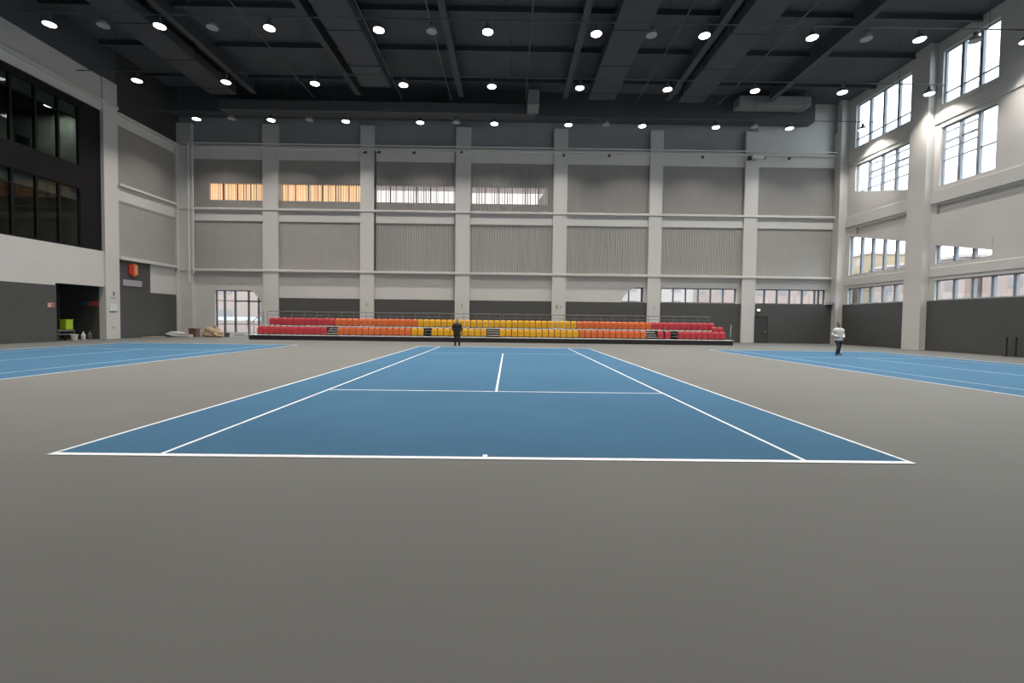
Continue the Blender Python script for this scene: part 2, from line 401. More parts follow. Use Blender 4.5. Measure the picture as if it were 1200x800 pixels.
# ------------------------------------------------------------------ left wall with the glazed lounge
GY0, GY1 = 12.0, 27.9
lh = [(GY0, GY1, 6.38, 16.45), (24.3, 27.9, 0, 3.82)]
lblind = (29.1, 35.0)
mb = MB(); wall_grid(mb, 'x', XL-.38, XL, YN-.4, YF+.12, 0, 16.9, lh)
struct('wall_left', mb, 'wall', 'warm white left wall')
struct('trim_%d' % n, MB().box(XL-.38, XL, YN-.4, 29.1, 16.9, 18.85), 'wall'); n += 1
struct('trim_%d' % n, MB().box(XL-.38, XL, YN-.4, 29.1, 18.85, ZC), 'ceil'); n += 1
struct('trim_%d' % n, MB().box(XL-.38, XL, 29.1, YF+.12, 16.9, ZC), 'wall_dark'); n += 1
struct('column', MB().box(XL, XL+.12, 27.9, 29.1, 0, 18.85), 'wall', 'pillar beside the black glazed lounge')
struct('column', MB().box(XL, XL+.12, 10.7, 12.0, 0, 18.85), 'wall')
struct('trim_%d' % n, MB().box(XL, XL+.2, 35.0, YF-.2, 0, 16.9), 'wall'); n += 1
for (z0, z1, d) in ((10.4,11.45,.06),(15.95,16.7,.06)):
    struct('trim_%d' % n, MB().box(XL, XL+d, 29.1, 35.0, z0, z1), 'wall'); n += 1
for (z0, z1) in ((5.95,6.2),(11.45,11.65),(16.7,16.9)):
    struct('trim_%d' % n, MB().box(XL, XL+.28, 29.1, 35.0, z0, z1), 'wall', bevel=.03); n += 1
struct('trim_%d' % n, MB().box(XL, XL+.26, YN, 29.1, 17.0, 17.22), 'wall', bevel=.03); n += 1
def side_blind(z0, z1, label, m):
    o = blind(29.1, 35.0, z0, z1, 0, label, 0.0, 3, None, m)
    o.location = (XL+.06, 32.05, z0); o.rotation_euler.z = PI/2
    return o
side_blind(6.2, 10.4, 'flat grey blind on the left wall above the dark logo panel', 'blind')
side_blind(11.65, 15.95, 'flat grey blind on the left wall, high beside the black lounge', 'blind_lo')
# dark wainscot and the logo panel
struct('trim_%d' % n, MB().box(XL, XL+.05, YN, 24.3, 0, 3.66), 'pad'); n += 1
struct('trim_%d' % n, MB().prism([(29.1,0),(35.0,0),(35.0,3.63),(32.1,3.63),(32.1,5.95),(29.1,5.95)], 'x', XL, XL+.08), 'pad', 'dark panel stepping up beside the pillar'); n += 1
t = thing('wall_logo', 'faceted orange and red emblem on the dark panel above a pale plaque', 'logo', (XL+.08, 30.35, 4.78))
MB().prism([(29.9,4.98),(30.32,4.78),(30.32,5.82),(29.9,5.62)], 'x', XL+.08, XL+.2).build('left_facet', 'logo_r', t)
MB().prism([(30.32,4.78),(30.72,4.95),(30.72,5.72),(30.32,5.82)], 'x', XL+.08, XL+.2).build('right_facet', 'logo_o', t)
MB().prism([(30.42,4.95),(30.66,5.02),(30.66,5.6),(30.42,5.66)], 'x', XL+.2, XL+.22).build('inner_facet', 'logo_p', t)
t = MB().box(XL+.08, XL+.13, 29.4, 31.2, 4.02, 4.5).build('sign_plaque', 'plaque', bevel=.02)
tag(t, 'pale lilac grey plaque below the orange emblem', 'plaque')

# alcove in the left wall
mb = MB()
mb.box(-32.4, XL-.38, 27.9, 28.2, 0, 4.1); mb.box(-32.4, XL-.38, 24.0, 24.3, 0, 4.1); mb.box(-32.7, -32.4, 24.0, 28.2, 0, 4.1)
mb.box(-32.7, XL-.38, 24.0, 28.2, 4.1, 4.4)
struct('wall_alcove', mb, 'pad', 'dark recess in the left wall')
struct('trim_%d' % n, MB().box(-32.7, XL-.38, 24.0, 28.2, -.2, 0), 'floor'); n += 1
# lounge rooms behind the black facade
mb = MB()
mb.box(-36, -35.8, GY0, 28.4, 6.2, 16.8); mb.box(-36, XL-.38, 28.2, 28.4, 6.2, 16.8); mb.box(-36, XL-.38, GY0-.2, GY0, 6.2, 16.8)
struct('wall_lounge', mb, 'roomwall')
mb = MB(); mb.box(-36, XL-.3, GY0, 28.2, 6.0, 6.38); mb.box(-36, XL-.38, GY0, 28.2, 10.5, 11.95); mb.box(-36, XL-.38, GY0, 28.2, 16.35, 16.7)
struct('floor_lounge', mb, 'roomdark')
# black facade
mb = MB(); wall_grid(mb, 'x', XL-.3, XL-.12, GY0, GY1, 6.38, 16.45, [(GY0+.3, 26.3, 6.45, 10.45), (GY0+.3, 26.3, 11.95, 16.05)])
struct('trim_%d' % n, mb, 'clad', 'black cladding around the lounge windows'); n += 1
ms = [26.3-1.44*k for k in range(1, 10)]
for (z0, z1, zt) in ((6.45,10.45,9.55),(11.95,16.05,15.15)):
    o = window('x', GY0+.3, 26.3, z0, z1, 1, XL-.22, mulls=ms, transoms=[zt], m='clad', gm='darkglass', mw=.07, depth=.14)
    MB().box(XL-.34, XL-.32, GY0+.35, 26.25, zt, z1-.03).build('roller_blind', 'rollblind', o)
o = thing('downlight', 'round lit downlight behind the upper lounge glass', 'lamp', (-31.9, 26.9, 16.35))
MB().lathe((-31.9,26.9,16.27), [(.32,0),(.34,.02),(.34,.08)]).build('housing', 'white_metal', o)
MB().lathe((-31.9,26.9,16.25), [(.29,0),(.29,.02)]).build('lens', 'lens_small', o)
L = bpy.data.lights.new('downlight_light', 'AREA'); L.shape = 'DISK'; L.size = .35; L.energy = 130
lo_ = bpy.data.objects.new('downlight_light', L); lo_.location = (-31.9,26.9,16.2); C.objects.link(lo_)
L2 = bpy.data.lights.new('lounge_fill', 'AREA'); L2.shape = 'DISK'; L2.size = .35; L2.energy = 70; L2.color = (1,.8,.65)  # unseen fill lamp added to brighten the lower lounge room
l2 = bpy.data.objects.new('lounge_fill', L2); l2.location = (-33.0,24.0,10.45); C.objects.link(l2)
# table and chairs silhouettes in the lounge
t = thing('lounge_chair', 'blue lounge chair behind the upper lounge glass', 'chair', (-31.0, 24.6, 11.95))
M['blue_fabric'] = mat('blue_fabric', (0.05,0.055,0.11,1), .9)
MB().box(-31.4,-30.6,24.2,25.0,12.25,12.5).build('seat','blue_fabric',t,bevel=.06)
MB().box(-31.5,-31.3,24.2,25.0,12.5,13.3).build('backrest','blue_fabric',t,bevel=.06)
for sx in (-31.3,-30.7):
    for sy in (24.3,24.9): MB().cyl((sx,sy,11.95),(sx,sy,12.27),.03).build('leg','black',t)

# small signs
o = thing('wall_sign', 'small red and pale sign on the dark wainscot left of the alcove', 'sign', (XL+.05, 23.9, 2.2))
MB().box(XL+.05, XL+.08, 23.72, 24.16, 2.22, 2.5).build('board', 'sign_pink', o)
MB().box(XL+.08, XL+.085, 23.95, 24.14, 2.25, 2.47).build('symbol_panel', 'sign_red', o)
o = thing('wall_sign', 'dark teal and red sign hanging inside the alcove', 'sign', (-30.1, 27.8, 2.35))
MB().box(-30.75,-30.3,27.84,27.9,2.4,2.75).build('teal_panel','sign_teal',o)
MB().box(-30.3,-29.65,27.84,27.9,2.4,2.75).build('red_panel','sign_red',o)
o = thing('wall_sign', 'tiny figure symbol sign with dark line on the pillar by the alcove', 'sign', (XL+.12, 28.5, 3.0))
MB().box(XL+.12,XL+.135,28.28,28.72,3.02,3.06).build('line','dark_ink',o)
MB().lathe((XL+.13,28.56,3.22),[(.02,0),(.045,.05),(.03,.12),(.02,.2),(.04,.24),(.01,.29)],8).build('figure','dark_ink',o)
o = thing('notice_sign', 'white notice with a dark lower edge on the pillar by the alcove', 'sign', (XL+.12, 28.5, 2.0))
MB().box(XL+.12,XL+.14,28.2,28.8,2.06,2.6).build('sheet','white_metal',o)
MB().box(XL+.12,XL+.15,28.2,28.8,2.0,2.06).build('edge','dark_ink',o)
o = thing('wall_socket', 'small pale socket plate low on the pillar by the alcove', 'socket', (XL+.12, 28.5, .75))
MB().box(XL+.12,XL+.14,28.35,28.65,.75,.95).build('plate','cream',o); MB().box(XL+.14,XL+.145,28.4,28.6,.81,.85).build('slot','dark_ink',o)

# things in the alcove
t = thing('trolley', 'grey low trolley parked in the dark alcove under the green box', 'trolley', (-29.95, 25.5, 0))
MB().box(-30.3,-29.6,24.85,26.05,.38,.46).build('platform','grey_plastic',t,bevel=.02)
MB().box(-30.3,-29.6,24.85,26.05,.62,.72).build('tray','grey_plastic',t,bevel=.02)
for a in (-30.25,-29.65):
    for b_ in (24.9,26.0):
        MB().cyl((a,b_,.09),(a,b_,.64),.03).build('post','grey_plastic',t)
        MB().cyl((a-.03,b_,.07),(a+.03,b_,.07),.07).build('wheel','black',t)
t = MB().box(-30.15,-29.7,25.5,26.02,.722,1.42); o = t.build('storage_box','green',bevel=.05); tag(o,'bright lime green box standing on the grey trolley','box')
MB().box(-30.17,-29.68,25.48,26.04,1.36,1.43).build('lid','green',o,bevel=.02)
t = MB().lathe((-29.35,25.7,0),[(.15,0),(.2,.36),(.21,.38)],16).build('bucket','cream'); tag(t,'small cream bucket on the floor in front of the trolley','bucket')
MB().lathe((-29.35,25.7,.38),[(.21,0),(.225,.015),(.225,.035)],16).build('rim','white_metal',t)
for k,(yy,m_,h_,lab) in enumerate(((26.95,'paperw',.55,'pale plastic bottle on the alcove floor beside the pillar'),(27.45,'grey_plastic',.6,'grey bottle against the alcove end wall'))):
    o = MB().lathe((-29.9,yy,0),[(.13,0),(.14,h_*.6),(.06,h_*.8),(.06,h_)],14).build('bottle',m_); tag(o,lab,'bottle')
    MB().lathe((-29.9,yy,h_),[(.065,0),(.065,.05)],12).build('cap','grey_plastic' if k==0 else 'black',o)

# remaining shell
struct('wall_front', MB().box(XL-.4, XR+.4, YN-.4, YN, 0, ZC), 'wall')
struct('ceiling', MB().box(XL-.4, XR+.4, YN-.4, YF+.5, ZC, ZC+.3), 'ceil', 'black painted roof deck')

# ------------------------------------------------------------------ roof steel, ducts, pipes
i = 0
for x in (-20.97,-12.4,-3.9,4.75,13.3,21.8):
    b = MB(); b.box(x-.22,x+.22,YN,32.9,20.2,20.28); b.box(x-.22,x+.22,YN,32.9,21.3,ZC-.001); b.box(x-.03,x+.03,YN,32.9,20.28,21.3)
    o = b.build('beam', 'steel'); o['kind'] = 'structure'
for k in range(12):
    y = 32.0-k*4.2
    b = MB(); b.box(XL,XR,y-.09,y+.09,21.0,21.06); b.box(XL,XR,y-.02,y+.02,21.06,ZC-.001)
    o = b.build('beam', 'steel'); o['kind'] = 'structure'
def duct(x0,x1,y0,y1,z0,z1,m,label,along):
    o = thing('air_duct', label, 'duct', ((x0+x1)/2,(y0+y1)/2,z0))
    MB().box(x0,x1,y0,y1,z0,z1).build('duct_body', m, o, bevel=.04)
    u = (x0 if along=='x' else y0)+1.5
    end = x1 if along=='x' else y1
    while u < end:
        if along=='x': MB().box(u-.03,u+.03,y0-.05,y1+.05,z0-.05,z1+.05).build('flange', m, o)
        else: MB().box(x0-.05,x1+.05,u-.03,u+.03,z0-.05,z1+.05).build('flange', m, o)
        if along=='x': MB().box(u-.02,u+.02,y0+.1,y0+.14,z1,ZC).build('hanger', 'conduit', o)
        else: MB().box(x0+.1,x0+.14,u-.02,u+.02,z1,ZC).build('hanger', 'conduit', o)
        u += 4.0
    return o
duct(-24.0,2.3,33.0,34.2,18.95,19.8,'duct','long dark grey duct running along the far wall above the blinds','x')
duct(1.6,2.5,31.2,32.95,18.9,20.1,'ductgrey','short grey duct box at the right end of the long duct','y')
duct(19.4,25.4,33.0,34.2,20.0,20.8,'ductgrey','light grey duct near the right corner under the roof','x')
duct(-11.3,-9.1,2.0,30.5,19.7,20.4,'steel','dark roof duct running away above the left of the middle court','y')
duct(6.6,8.8,2.0,32.6,20.0,20.7,'steel','dark roof duct running away above the right of the middle court','y')
duct(14.0,16.1,2.0,32.6,19.9,20.6,'steel','dark roof duct running away between court and right wall','y')
duct(-24.4,-22.2,2.0,32.5,19.9,20.6,'steel','dark roof duct running away near the left wall','y')
for k, x in enumerate((-16.0,-8.75,-4.7,1.45,10.6,17.5)):
    o = MB().cyl((x,YN+1,19.9),(x,32.8,19.9),.045,seg=8).build('sprinkler_pipe','conduit')
    tag(o, 'thin grey pipe under the roof running away from view, %s from the left' % ORD[k], 'pipe', 'long roof pipes')

# ------------------------------------------------------------------ lamps
LX = [-24.86+5.95*k for k in range(10)]
ROWS = [31.55, 25.7, 19.85, 14.0, 8.1, 2.2]
RN = ['row nearest the far wall','middle of the visible rows','front visible row']
root = thing('high_bay_lamp', '', 'lamp', (0,0,17.5), 'round high bay lamps under the black roof')
o0 = (0,0,17.5)
MB().lathe(o0, [(.30,.0),(.31,.03),(.28,.12),(.17,.24),(.10,.28),(.10,.46),(.03,.5)], 24).build('lamp_shade', 'lampshell', root, smooth=False)
MB().lathe((0,0,17.47), [(.27,0),(.285,.015),(.285,.03)], 24).build('lens', 'lens', root)
MB().cyl((0,0,17.98),(0,0,18.083),.015,seg=6).build('hanging_rod','conduit',root)
AL = bpy.data.lights.new('lamp_light','AREA'); AL.shape='DISK'; AL.size=.5; AL.energy=228; AL.color=(1,.955,.90); AL.spread=math.radians(112)
al = bpy.data.objects.new('lamp_light', AL); C.objects.link(al); al.parent = root; al.location=(0,0,-.05)
first = True
for r, y in enumerate(ROWS):
    for k, x in enumerate(LX):
        o = root if first else copy_tree(root); first = False
        o.location = (x, y, 17.5)
        if r < 3: o['label'] = 'lit round high bay lamp, %s, %s from the left' % (RN[r], ORD[k])
        else: o['label'] = 'lit high bay lamp, %s row before the visible ones, %s from left' % (ORD[r-3], ORD[k])
    if r < 4:
        o = MB().cyl((XL+.3,y,18.12),(XR-.3,y,18.12),.035,seg=8).build('lamp_conduit','conduit')
        tag(o, ['thin conduit carrying the lamps closest to the far wall','thin conduit carrying the middle visible lamp row','thin conduit carrying the front visible lamp row','thin conduit carrying the lamp row above the middle of the courts'][r], 'conduit')
        for k in range(7):
            MB().cyl((XL+3+k*8.8,y,18.1),(XL+3+k*8.8,y,21.0),.012,seg=5).build('hanger_rod','conduit',o)
# unlit bell pendants between the lamps
pr = thing('bell_pendant', '', 'lamp', (0,0,17.55), 'unlit grey bell pendants')
p0 = (0,0,17.55)
MB().lathe(p0, [(.30,0),(.29,.05),(.24,.16),(.14,.27),(.08,.30)], 20).build('shade','shade',pr)
MB().lathe((0,0,17.83), [(.09,0),(.1,.05),(.1,.2),(.03,.24)], 12).build('socket','lampshell',pr)
first = True
for y, xs, nm in ((20.0,(-22.1,-16.15,-4.15,7.97,19.9,25.98),'front lamp row'),(31.6,(-22.1,-15.9,-4.13,7.93,19.93),'far lamp row')):
    for k, x in enumerate(xs):
        o = pr if first else copy_tree(pr); first = False
        o.location = (x, y, 17.555); o['label'] = 'unlit grey bell pendant among the %s, %s pendant from the left' % (nm, ORD[k])

# ------------------------------------------------------------------ wall fittings
def pipe(p0, p1, r, label, m='pipe'):
    o = MB().cyl(p0, p1, r, seg=8).build('pipe', m); tag(o, label, 'pipe')
    d = Vector(p1)-Vector(p0); k = 3
    for i in range(k):
        q = Vector(p0)+d*((i+.15)/k); MB().box(q.x-.05,q.x+.05,q.y,YF-.0 if abs(d.z)>1 and p0[0]>-27 else YF-.21,q.z-.03,q.z+.03).build('pipe_mount', m, o)
    return o
pipe((-28.1,YF-.3,4.8),(-28.1,YF-.3,17.0),.07,'white vertical pipe in the left corner, outer of the pair','white_metal')
pipe((-27.7,YF-.3,5.6),(-27.7,YF-.3,17.0),.06,'white vertical pipe in the left corner, inner of the pair','white_metal')
pipe((-11.72,YF-.12,6.05),(-11.72,YF-.12,16.6),.045,'thin black vertical pipe beside the third blind bay','black')
pipe((-4.64,YF-.12,3.6),(-4.64,YF-.12,16.6),.045,'thin dark vertical pipe between the third and fourth bays','pipe')
pipe((XL+.4,YF-.43,16.95),(XR-.8,YF-.43,16.95),.05,'long pipe along the top ledge of the far wall','white_metal')
def fitting(x, z, label, y=YF-.3, w=.22):
    o = thing('floodlight_bracket', label, 'bracket', (x, y-.15, z), 'small dark fittings under the top ledge')
    MB().box(x-w/2,x+w/2,y-.05,y-.0,z,z+.22).build('mount','dark_ink',o)
    MB().cyl((x+.05,y-.05,z+.1),(x-.12,y-.35,z-.05),.05).build('arm','dark_ink',o)
fitting(-12.45,16.2,'dark bracket on the second pillar from the left under the top ledge', YF-.5)
fitting(-11.3,16.3,'dark bracket just right of the second pillar under the top ledge')
fitting(-8.2,16.3,'small dark knob under the ledge above the third blind')
fitting(-4.0,16.35,'small dark knob on the middle pillar behind the standing person', YF-.5, .12)
fitting(4.95,16.2,'dark bracket on the pillar between fourth and fifth blinds', YF-.5)
fitting(9.0,16.3,'small dark fitting above the fifth blind')
fitting(17.3,16.3,'dark bracket above the sixth blind')
fitting(25.0,16.3,'dark bracket above the seventh blind')
t = thing('security_camera', 'white security camera on the right pillar under the top ledge', 'camera', (21.9, YF-.6, 16.3))
MB().box(21.3,21.6,YF-.5,YF-.21,16.2,16.5).build('mount_bracket','dark_ink',t)
MB().cyl((21.5,YF-.75,16.38),(22.5,YF-.75,16.3),.16,seg=14).build('housing','white_metal',t)
MB().cyl((22.5,YF-.75,16.3),(22.62,YF-.75,16.29),.14,seg=14).build('lens','black',t)
MB().cyl((21.75,YF-.5,16.1),(21.75,YF-.75,16.3),.04).build('arm','dark_ink',t)
# letters and hooks on the pillars
def text(body, loc, size, m, rx=PI/2, rz=0, ext=.01, name='letters'):
    cu = bpy.data.curves.new(name,'FONT'); cu.body = body; cu.size = size; cu.extrude = ext; cu.align_x='CENTER'
    cu.materials.append(M[m]); o = bpy.data.objects.new(name, cu); C.objects.link(o); dg = bpy.context.evaluated_depsgraph_get(); me = bpy.data.meshes.new_from_object(o.evaluated_get(dg)); bpy.data.objects.remove(o)
    o = bpy.data.objects.new(name, me); C.objects.link(o); ORG[o.name] = Vector(loc)
    o.location = loc; o.rotation_euler=(rx,0,rz); return o
o = text('E 1', (4.74, YF-.215, 2.85), .42, 'dark_ink', name='pillar_lettering'); tag(o,'small dark characters on the pillar above the yellow seats','lettering')
for x, lab in ((-12.4,'small dark hook on the pillar above the orange seats left of the person'),(-3.9,'small dark hook on the pillar just right of the standing person'),(13.3,'small dark hook on the pillar above the right red seats')):
    b = MB(); b.cyl((x,YF-.2,2.95),(x,YF-.3,2.95),.035,seg=8); b.cyl((x,YF-.3,2.95),(x,YF-.3,3.12),.025,seg=8); o = b.build('wall_hook','dark_ink'); tag(o,lab,'hook')
# door in the right bay
t = thing('door_1', 'dark door in the far right bay', None, (23.1, YF-.21, 0)); t['kind']='structure'
MB().box(22.5,23.5,YF-.26,YF-.21,0,2.35).build('door_leaf','wall_dark',t)
b = MB(); b.box(22.42,22.5,YF-.29,YF-.21,0,2.43); b.box(23.5,23.58,YF-.29,YF-.21,0,2.43); b.box(22.42,23.58,YF-.29,YF-.21,2.35,2.43); b.build('door_frame','frame_dark',t)
MB().box(23.3,23.4,YF-.34,YF-.26,1.0,1.06).build('door_handle','alu',t)
o = thing('emergency_light','tiny lit white lamp on the dark wall above the far right door','lamp',(22.7,YF-.3,2.9))
MB().box(22.55,22.85,YF-.29,YF-.21,2.88,3.04).build('mount_housing','white_metal',o); MB().box(22.6,22.8,YF-.3,YF-.29,2.9,3.02).build('lens','lens_small',o)
o = thing('junction_box','small grey box on the wainscot top in the far right corner','box',(29.0,YF-.35,3.5))
MB().box(28.75,29.3,YF-.5,YF-.21,3.5,3.75).build('mount_case','frame',o,bevel=.02); MB().box(28.8,29.25,YF-.52,YF-.5,3.54,3.71).build('lid','frame',o)
for k, yy in enumerate((20.45,20.95)):
    t = thing('net_post', ['short black post by the right wall, nearer of the pair','short black post by the right wall, farther of the pair'][k], 'post', (29.6,yy,0),'pair of short black posts')
    MB().lathe((29.6,yy,0),[(.16,0),(.16,.03),(.05,.05)],14).build('base','black',t)
    MB().cyl((29.6,yy,.04),(29.6,yy,1.08),.045).build('pole','black',t)
    MB().lathe((29.6,yy,1.08),[(.06,0),(.06,.06),(.02,.09)],12).build('cap','black',t)

# ------------------------------------------------------------------ seating stand
SY = 30.0
SX0, SX1 = -19.9, 17.9
D1, D2 = .40, 1.10
st = thing('stand_tier', 'low front tier of the spectator stand, black front with pale edge', 'stand', ((SX0+SX1)/2, SY, 0), 'tiers of the stand')
st2 = thing('stand_tier', 'raised back tier of the spectator stand under the back row of seats', 'stand', ((SX0+SX1)/2, SY+1.1, 0), 'tiers of the stand')
MB().box(SX0,SX1,SY,SY+1.03,.0,D1-.06).build('front_fascia','black',st)
MB().box(SX0-.05,SX1+.05,SY-.03,SY+1.03,D1-.06,D1).build('deck','alu',st,bevel=.01)
MB().box(SX0+.3,SX1-.55,SY+1.05,SY+2.9,.0,D2-.06).build('front_fascia','black',st2)
MB().box(SX0+.25,SX1-.5,SY+1.03,SY+2.9,D2-.06,D2).build('deck','alu',st2,bevel=.01)
gaps = [(-14.05,-13.2,'steps'),(-6.4,-5.82,'gap'),(-1.45,-.45,'steps'),(11.2,12.05,'steps'),(13.2,13.72,'gap')]
SL = ['steps between the left red and orange seats','two narrow steps among the yellow seats left of the person','steps in the middle of the yellow front row','steps between the right orange and red seats','two narrow steps inside the right red seats']
for gi, (a, b_, kind) in enumerate(gaps):
    stp = thing('aisle_steps', 'pale '+SL[gi] if kind == 'steps' else 'dull grey '+SL[gi], 'steps', ((a+b_)/2, SY+.6, D1+.002), 'aisle steps of the stand')
    for k in range(2 if kind == 'gap' else 3):
        z = D1 + (D2-D1)*(k+1)/(3 if kind=='gap' else 4)
        MB().box(a+.04,b_-.04,SY+.25+.26*k,SY+1.02,z-.045,z).build('step', 'alu' if kind=='steps' else 'deck', stp)
    ORG[stp.name] = Vector(stp.location)
    for sx in (a+.06, b_-.1): MB().prism([(SY+.3,D1+.003),(SY+1.0,D1+.003),(SY+1.0,z-.06),(SY+.9,z-.06)],'x',sx,sx+.04).build('stringer','black',stp)
# seats: one of each colour, then copies
def seat_proto(col):
    t = thing('stadium_seat', '', 'seat', (0,0,0))
    W_ = .217
    # tall back shell, slightly dished and leaning back
    b = MB(); nx, nz = 6, 6; F=[]; Bk=[]
    for j in range(nz+1):
        z = .06+.58*j/nz; rowf=[]; rowb=[]
        wj = W_*(1 if j<nz else .9)
        for i in range(nx+1):
            u=-1+2*i/nx; x=u*wj; y=.02+.06*(j/nz)+.035*(1-u*u)
            zz = z-(.02*abs(u)**3 if j==nz else 0)
            rowf.append(b.bm.verts.new((x,y,zz))); rowb.append(b.bm.verts.new((x,y+.035,zz)))
        F.append(rowf); Bk.append(rowb)
    for j in range(nz):
        for i in range(nx):
            b.bm.faces.new((F[j][i],F[j][i+1],F[j+1][i+1],F[j+1][i])); b.bm.faces.new((Bk[j][i],Bk[j+1][i],Bk[j+1][i+1],Bk[j][i+1]))
    for i in range(nx):
        b.bm.faces.new((F[0][i],Bk[0][i],Bk[0][i+1],F[0][i+1])); b.bm.faces.new((F[nz][i],F[nz][i+1],Bk[nz][i+1],Bk[nz][i]))
    for j in range(nz):
        b.bm.faces.new((F[j][0],F[j+1][0],Bk[j+1][0],Bk[j][0])); b.bm.faces.new((F[j][nx],Bk[j][nx],Bk[j+1][nx],F[j+1][nx]))
    b.build('backrest', col, t, smooth=True)
    # tip-up seat pan folded against the back
    b = MB(); b.box(-.205,.205,-.075,-.01,.08,.5); b.build('seat_pan', col, t, bevel=.03)
    b = MB()
    for s in (-1,1): b.box(s*.17-.02,s*.17+.02,-.05,.1,.0,.14)
    b.box(-.19,.19,.0,.05,.1,.14); b.build('bracket','seat_gap',t)
    return t
protos = {}
def place_seats(x0, x1, y, z, col, pos):
    nn = max(1, round((x1-x0)/.473)); w = (x1-x0)/nn
    for k in range(nn):
        c = x0+w*(k+.5)
        if pos['row'] == 'front' and any(a < c < b_ for a, b_, _ in gaps): continue
        if col not in protos: o = protos[col] = seat_proto(col)
        else: o = copy_tree(protos[col])
        o.location = (c, y+random.uniform(-.008,.008), z+.002); 
        key = (pos['row'], col, pos['side']); cnt[key] = cnt.get(key, 0)+1
        if pos['side']: o['label'] = '%s folded plastic seat, %s from the left in the %s %s block, %s row' % (col, ORD[cnt[key]-1], pos['side'], col, pos['row'])
        else: o['label'] = '%s folded plastic seat, %s yellow one from the left in the %s row' % (col, ORD[cnt[key]-1], pos['row'])
        o['group'] = '%s seats in the %s row of the stand' % (col, pos['row'])
cnt = {}
y1, y2 = SY+.42, SY+1.35
for (a, b_, col, side) in ((-19.5,-14.05,'red','left'),(-13.2,-7.4,'orange','left'),(-7.4,-6.4,'yellow',''),(-5.82,-1.45,'yellow',''),(-.45,5.85,'yellow',''),
        (5.85,11.2,'orange','right'),(12.05,13.2,'red','right'),(13.72,17.5,'red','right')):
    place_seats(a, b_, y1, D1, col, dict(row='front', side=side))
for (a, b_, col, side) in ((-19.05,-13.75,'red','left'),(-13.75,-7.1,'orange','left'),(-7.1,5.8,'yellow',''),(5.8,11.85,'orange','right'),(11.85,17.0,'red','right')):
    place_seats(a, b_, y2, D2, col, dict(row='back', side=side))
# little end box with two half-height seats
MB().box(16.55,17.5,SY+.62,SY+1.0,D1,.78).build('end_step','black',st)
for k,x in enumerate((16.8,17.27)):
    o = copy_tree(protos['red']); o.location=(x,SY+.80,.78); o['label']='red folded plastic seat on the small end step of the stand, %s one' % ('inner' if k==0 else 'outer'); o['group']='red end seats'
# railings
def railing(x0, x1, y, z, h, label, step=.55):
    t = thing('railing', label, 'railing', ((x0+x1)/2,y,z), 'grey railings of the stand')
    MB().cyl((x0,y,z+h),(x1,y,z+h),.03,seg=8).build('top_rail','rail',t)
    MB().cyl((x0,y,z+h-.3),(x1,y,z+h-.3),.018,seg=6).build('mid_rail','rail',t)
    k = int((x1-x0)/step)
    for i in range(k+1):
        x = x0+(x1-x0)*i/k
        MB().cyl((x,y,z),(x,y,z+h),.02,seg=6).build('baluster','rail',t)
railing(-19.9,-.4,SY+2.75,D2,1.15,'long thin grey railing behind the red and orange seats on the left', 1.0)
railing(-.2,17.2,SY+2.75,D2,1.15,'long thin grey railing behind the seats right of the person', 1.0)
def rail_side(x, label, ys, hs):
    t = thing('railing', label, 'railing', (x, ys[0], 0), 'grey railings of the stand')
    MB().cyl((x,ys[0],hs[0]),(x,ys[1],hs[1]),.03,seg=8).build('top_rail','rail',t)
    for i in range(4):
        f = i/3; y = ys[0]+(ys[1]-ys[0])*f; MB().cyl((x,y,0),(x,y,hs[0]+(hs[1]-hs[0])*f),.02,seg=6).build('baluster','rail',t)
rail_side(-20.15,'grey end railing at the left end of the stand by the entrance',(SY+.4,SY+2.6),(1.1,2.25))
t = thing('handrail','slanting grey handrail between the right end of the stand and the wall','railing',(18.6,SY+1.4,0))
MB().cyl((18.05,SY+.8,.75),(19.0,SY+2.6,1.6),.035,seg=8).build('top_rail','rail',t)
MB().cyl((18.05,SY+.8,0),(18.05,SY+.8,.75),.025,seg=6).build('post','rail',t); MB().cyl((19.0,SY+2.6,0),(19.0,SY+2.6,1.6),.025,seg=6).build('post','rail',t)

# ------------------------------------------------------------------ litter in the left corner
def lumpy(name, c, r, m, label, cat, seed):
    rnd = random.Random(seed); ph = [rnd.uniform(0,6) for _ in range(6)]
    def d(v):
        k = 1+.16*math.sin(4*v.x+ph[0])*math.cos(3*v.y+ph[1])+.12*math.sin(7*v.z+ph[2]+3*v.x)+.07*math.sin(11*v.y+ph[3])
        v = v*k; v.z = max(v.z, -.45); return v
    b = MB(); b.ball((c[0],c[1],c[2]+.45*r[2]), r, 24, 16, d); o = b.build(name, m, smooth=True); tag(o,label,cat)
    mb2 = MB(); mb2.ball((c[0]+r[0]*.2,c[1],c[2]+r[2]*1.35), (r[0]*.18,r[1]*.2,r[2]*.25), 10, 8); mb2.build('tied_end', m, o, smooth=True)
    return o
lumpy('sack',(-25.1,33.8,0),(.75,.45,.62),'sack','large tan sack slumped on the floor near the left corner','sack',1)
lumpy('sack',(-24.1,32.9,0),(.38,.3,.34),'sack','smaller tan sack leaning beside the entrance glazing','sack',2)
lumpy('tarpaulin_bundle',(-28.0,33.4,0),(.75,.4,.30),'paperw','crumpled white sheet bundled against the left corner','sheet',3)
o = MB().box(-26.95,-26.35,33.4,33.95,0,.72).build('carton','carton',bevel=.01); tag(o,'dark reddish brown carton between the white bundle and tan sack','box')
MB().box(-26.97,-26.33,33.38,33.97,.66,.73).build('lid','carton',o)
o = MB().box(-26.85,-26.35,32.7,33.1,0,.22).build('paper_stack','paperw',bevel=.02); tag(o,'low white packet on the floor before the brown carton','packet')
o = MB().box(-29.0,-28.3,31.0,32.6,0,.06).build('floor_board','sack',bevel=.01); tag(o,'thin pale board lying on the floor along the left wainscot','board')
o = thing('floor_sign','low white board on the floor beneath the entrance doors','sign',(-22.8,33.6,0))
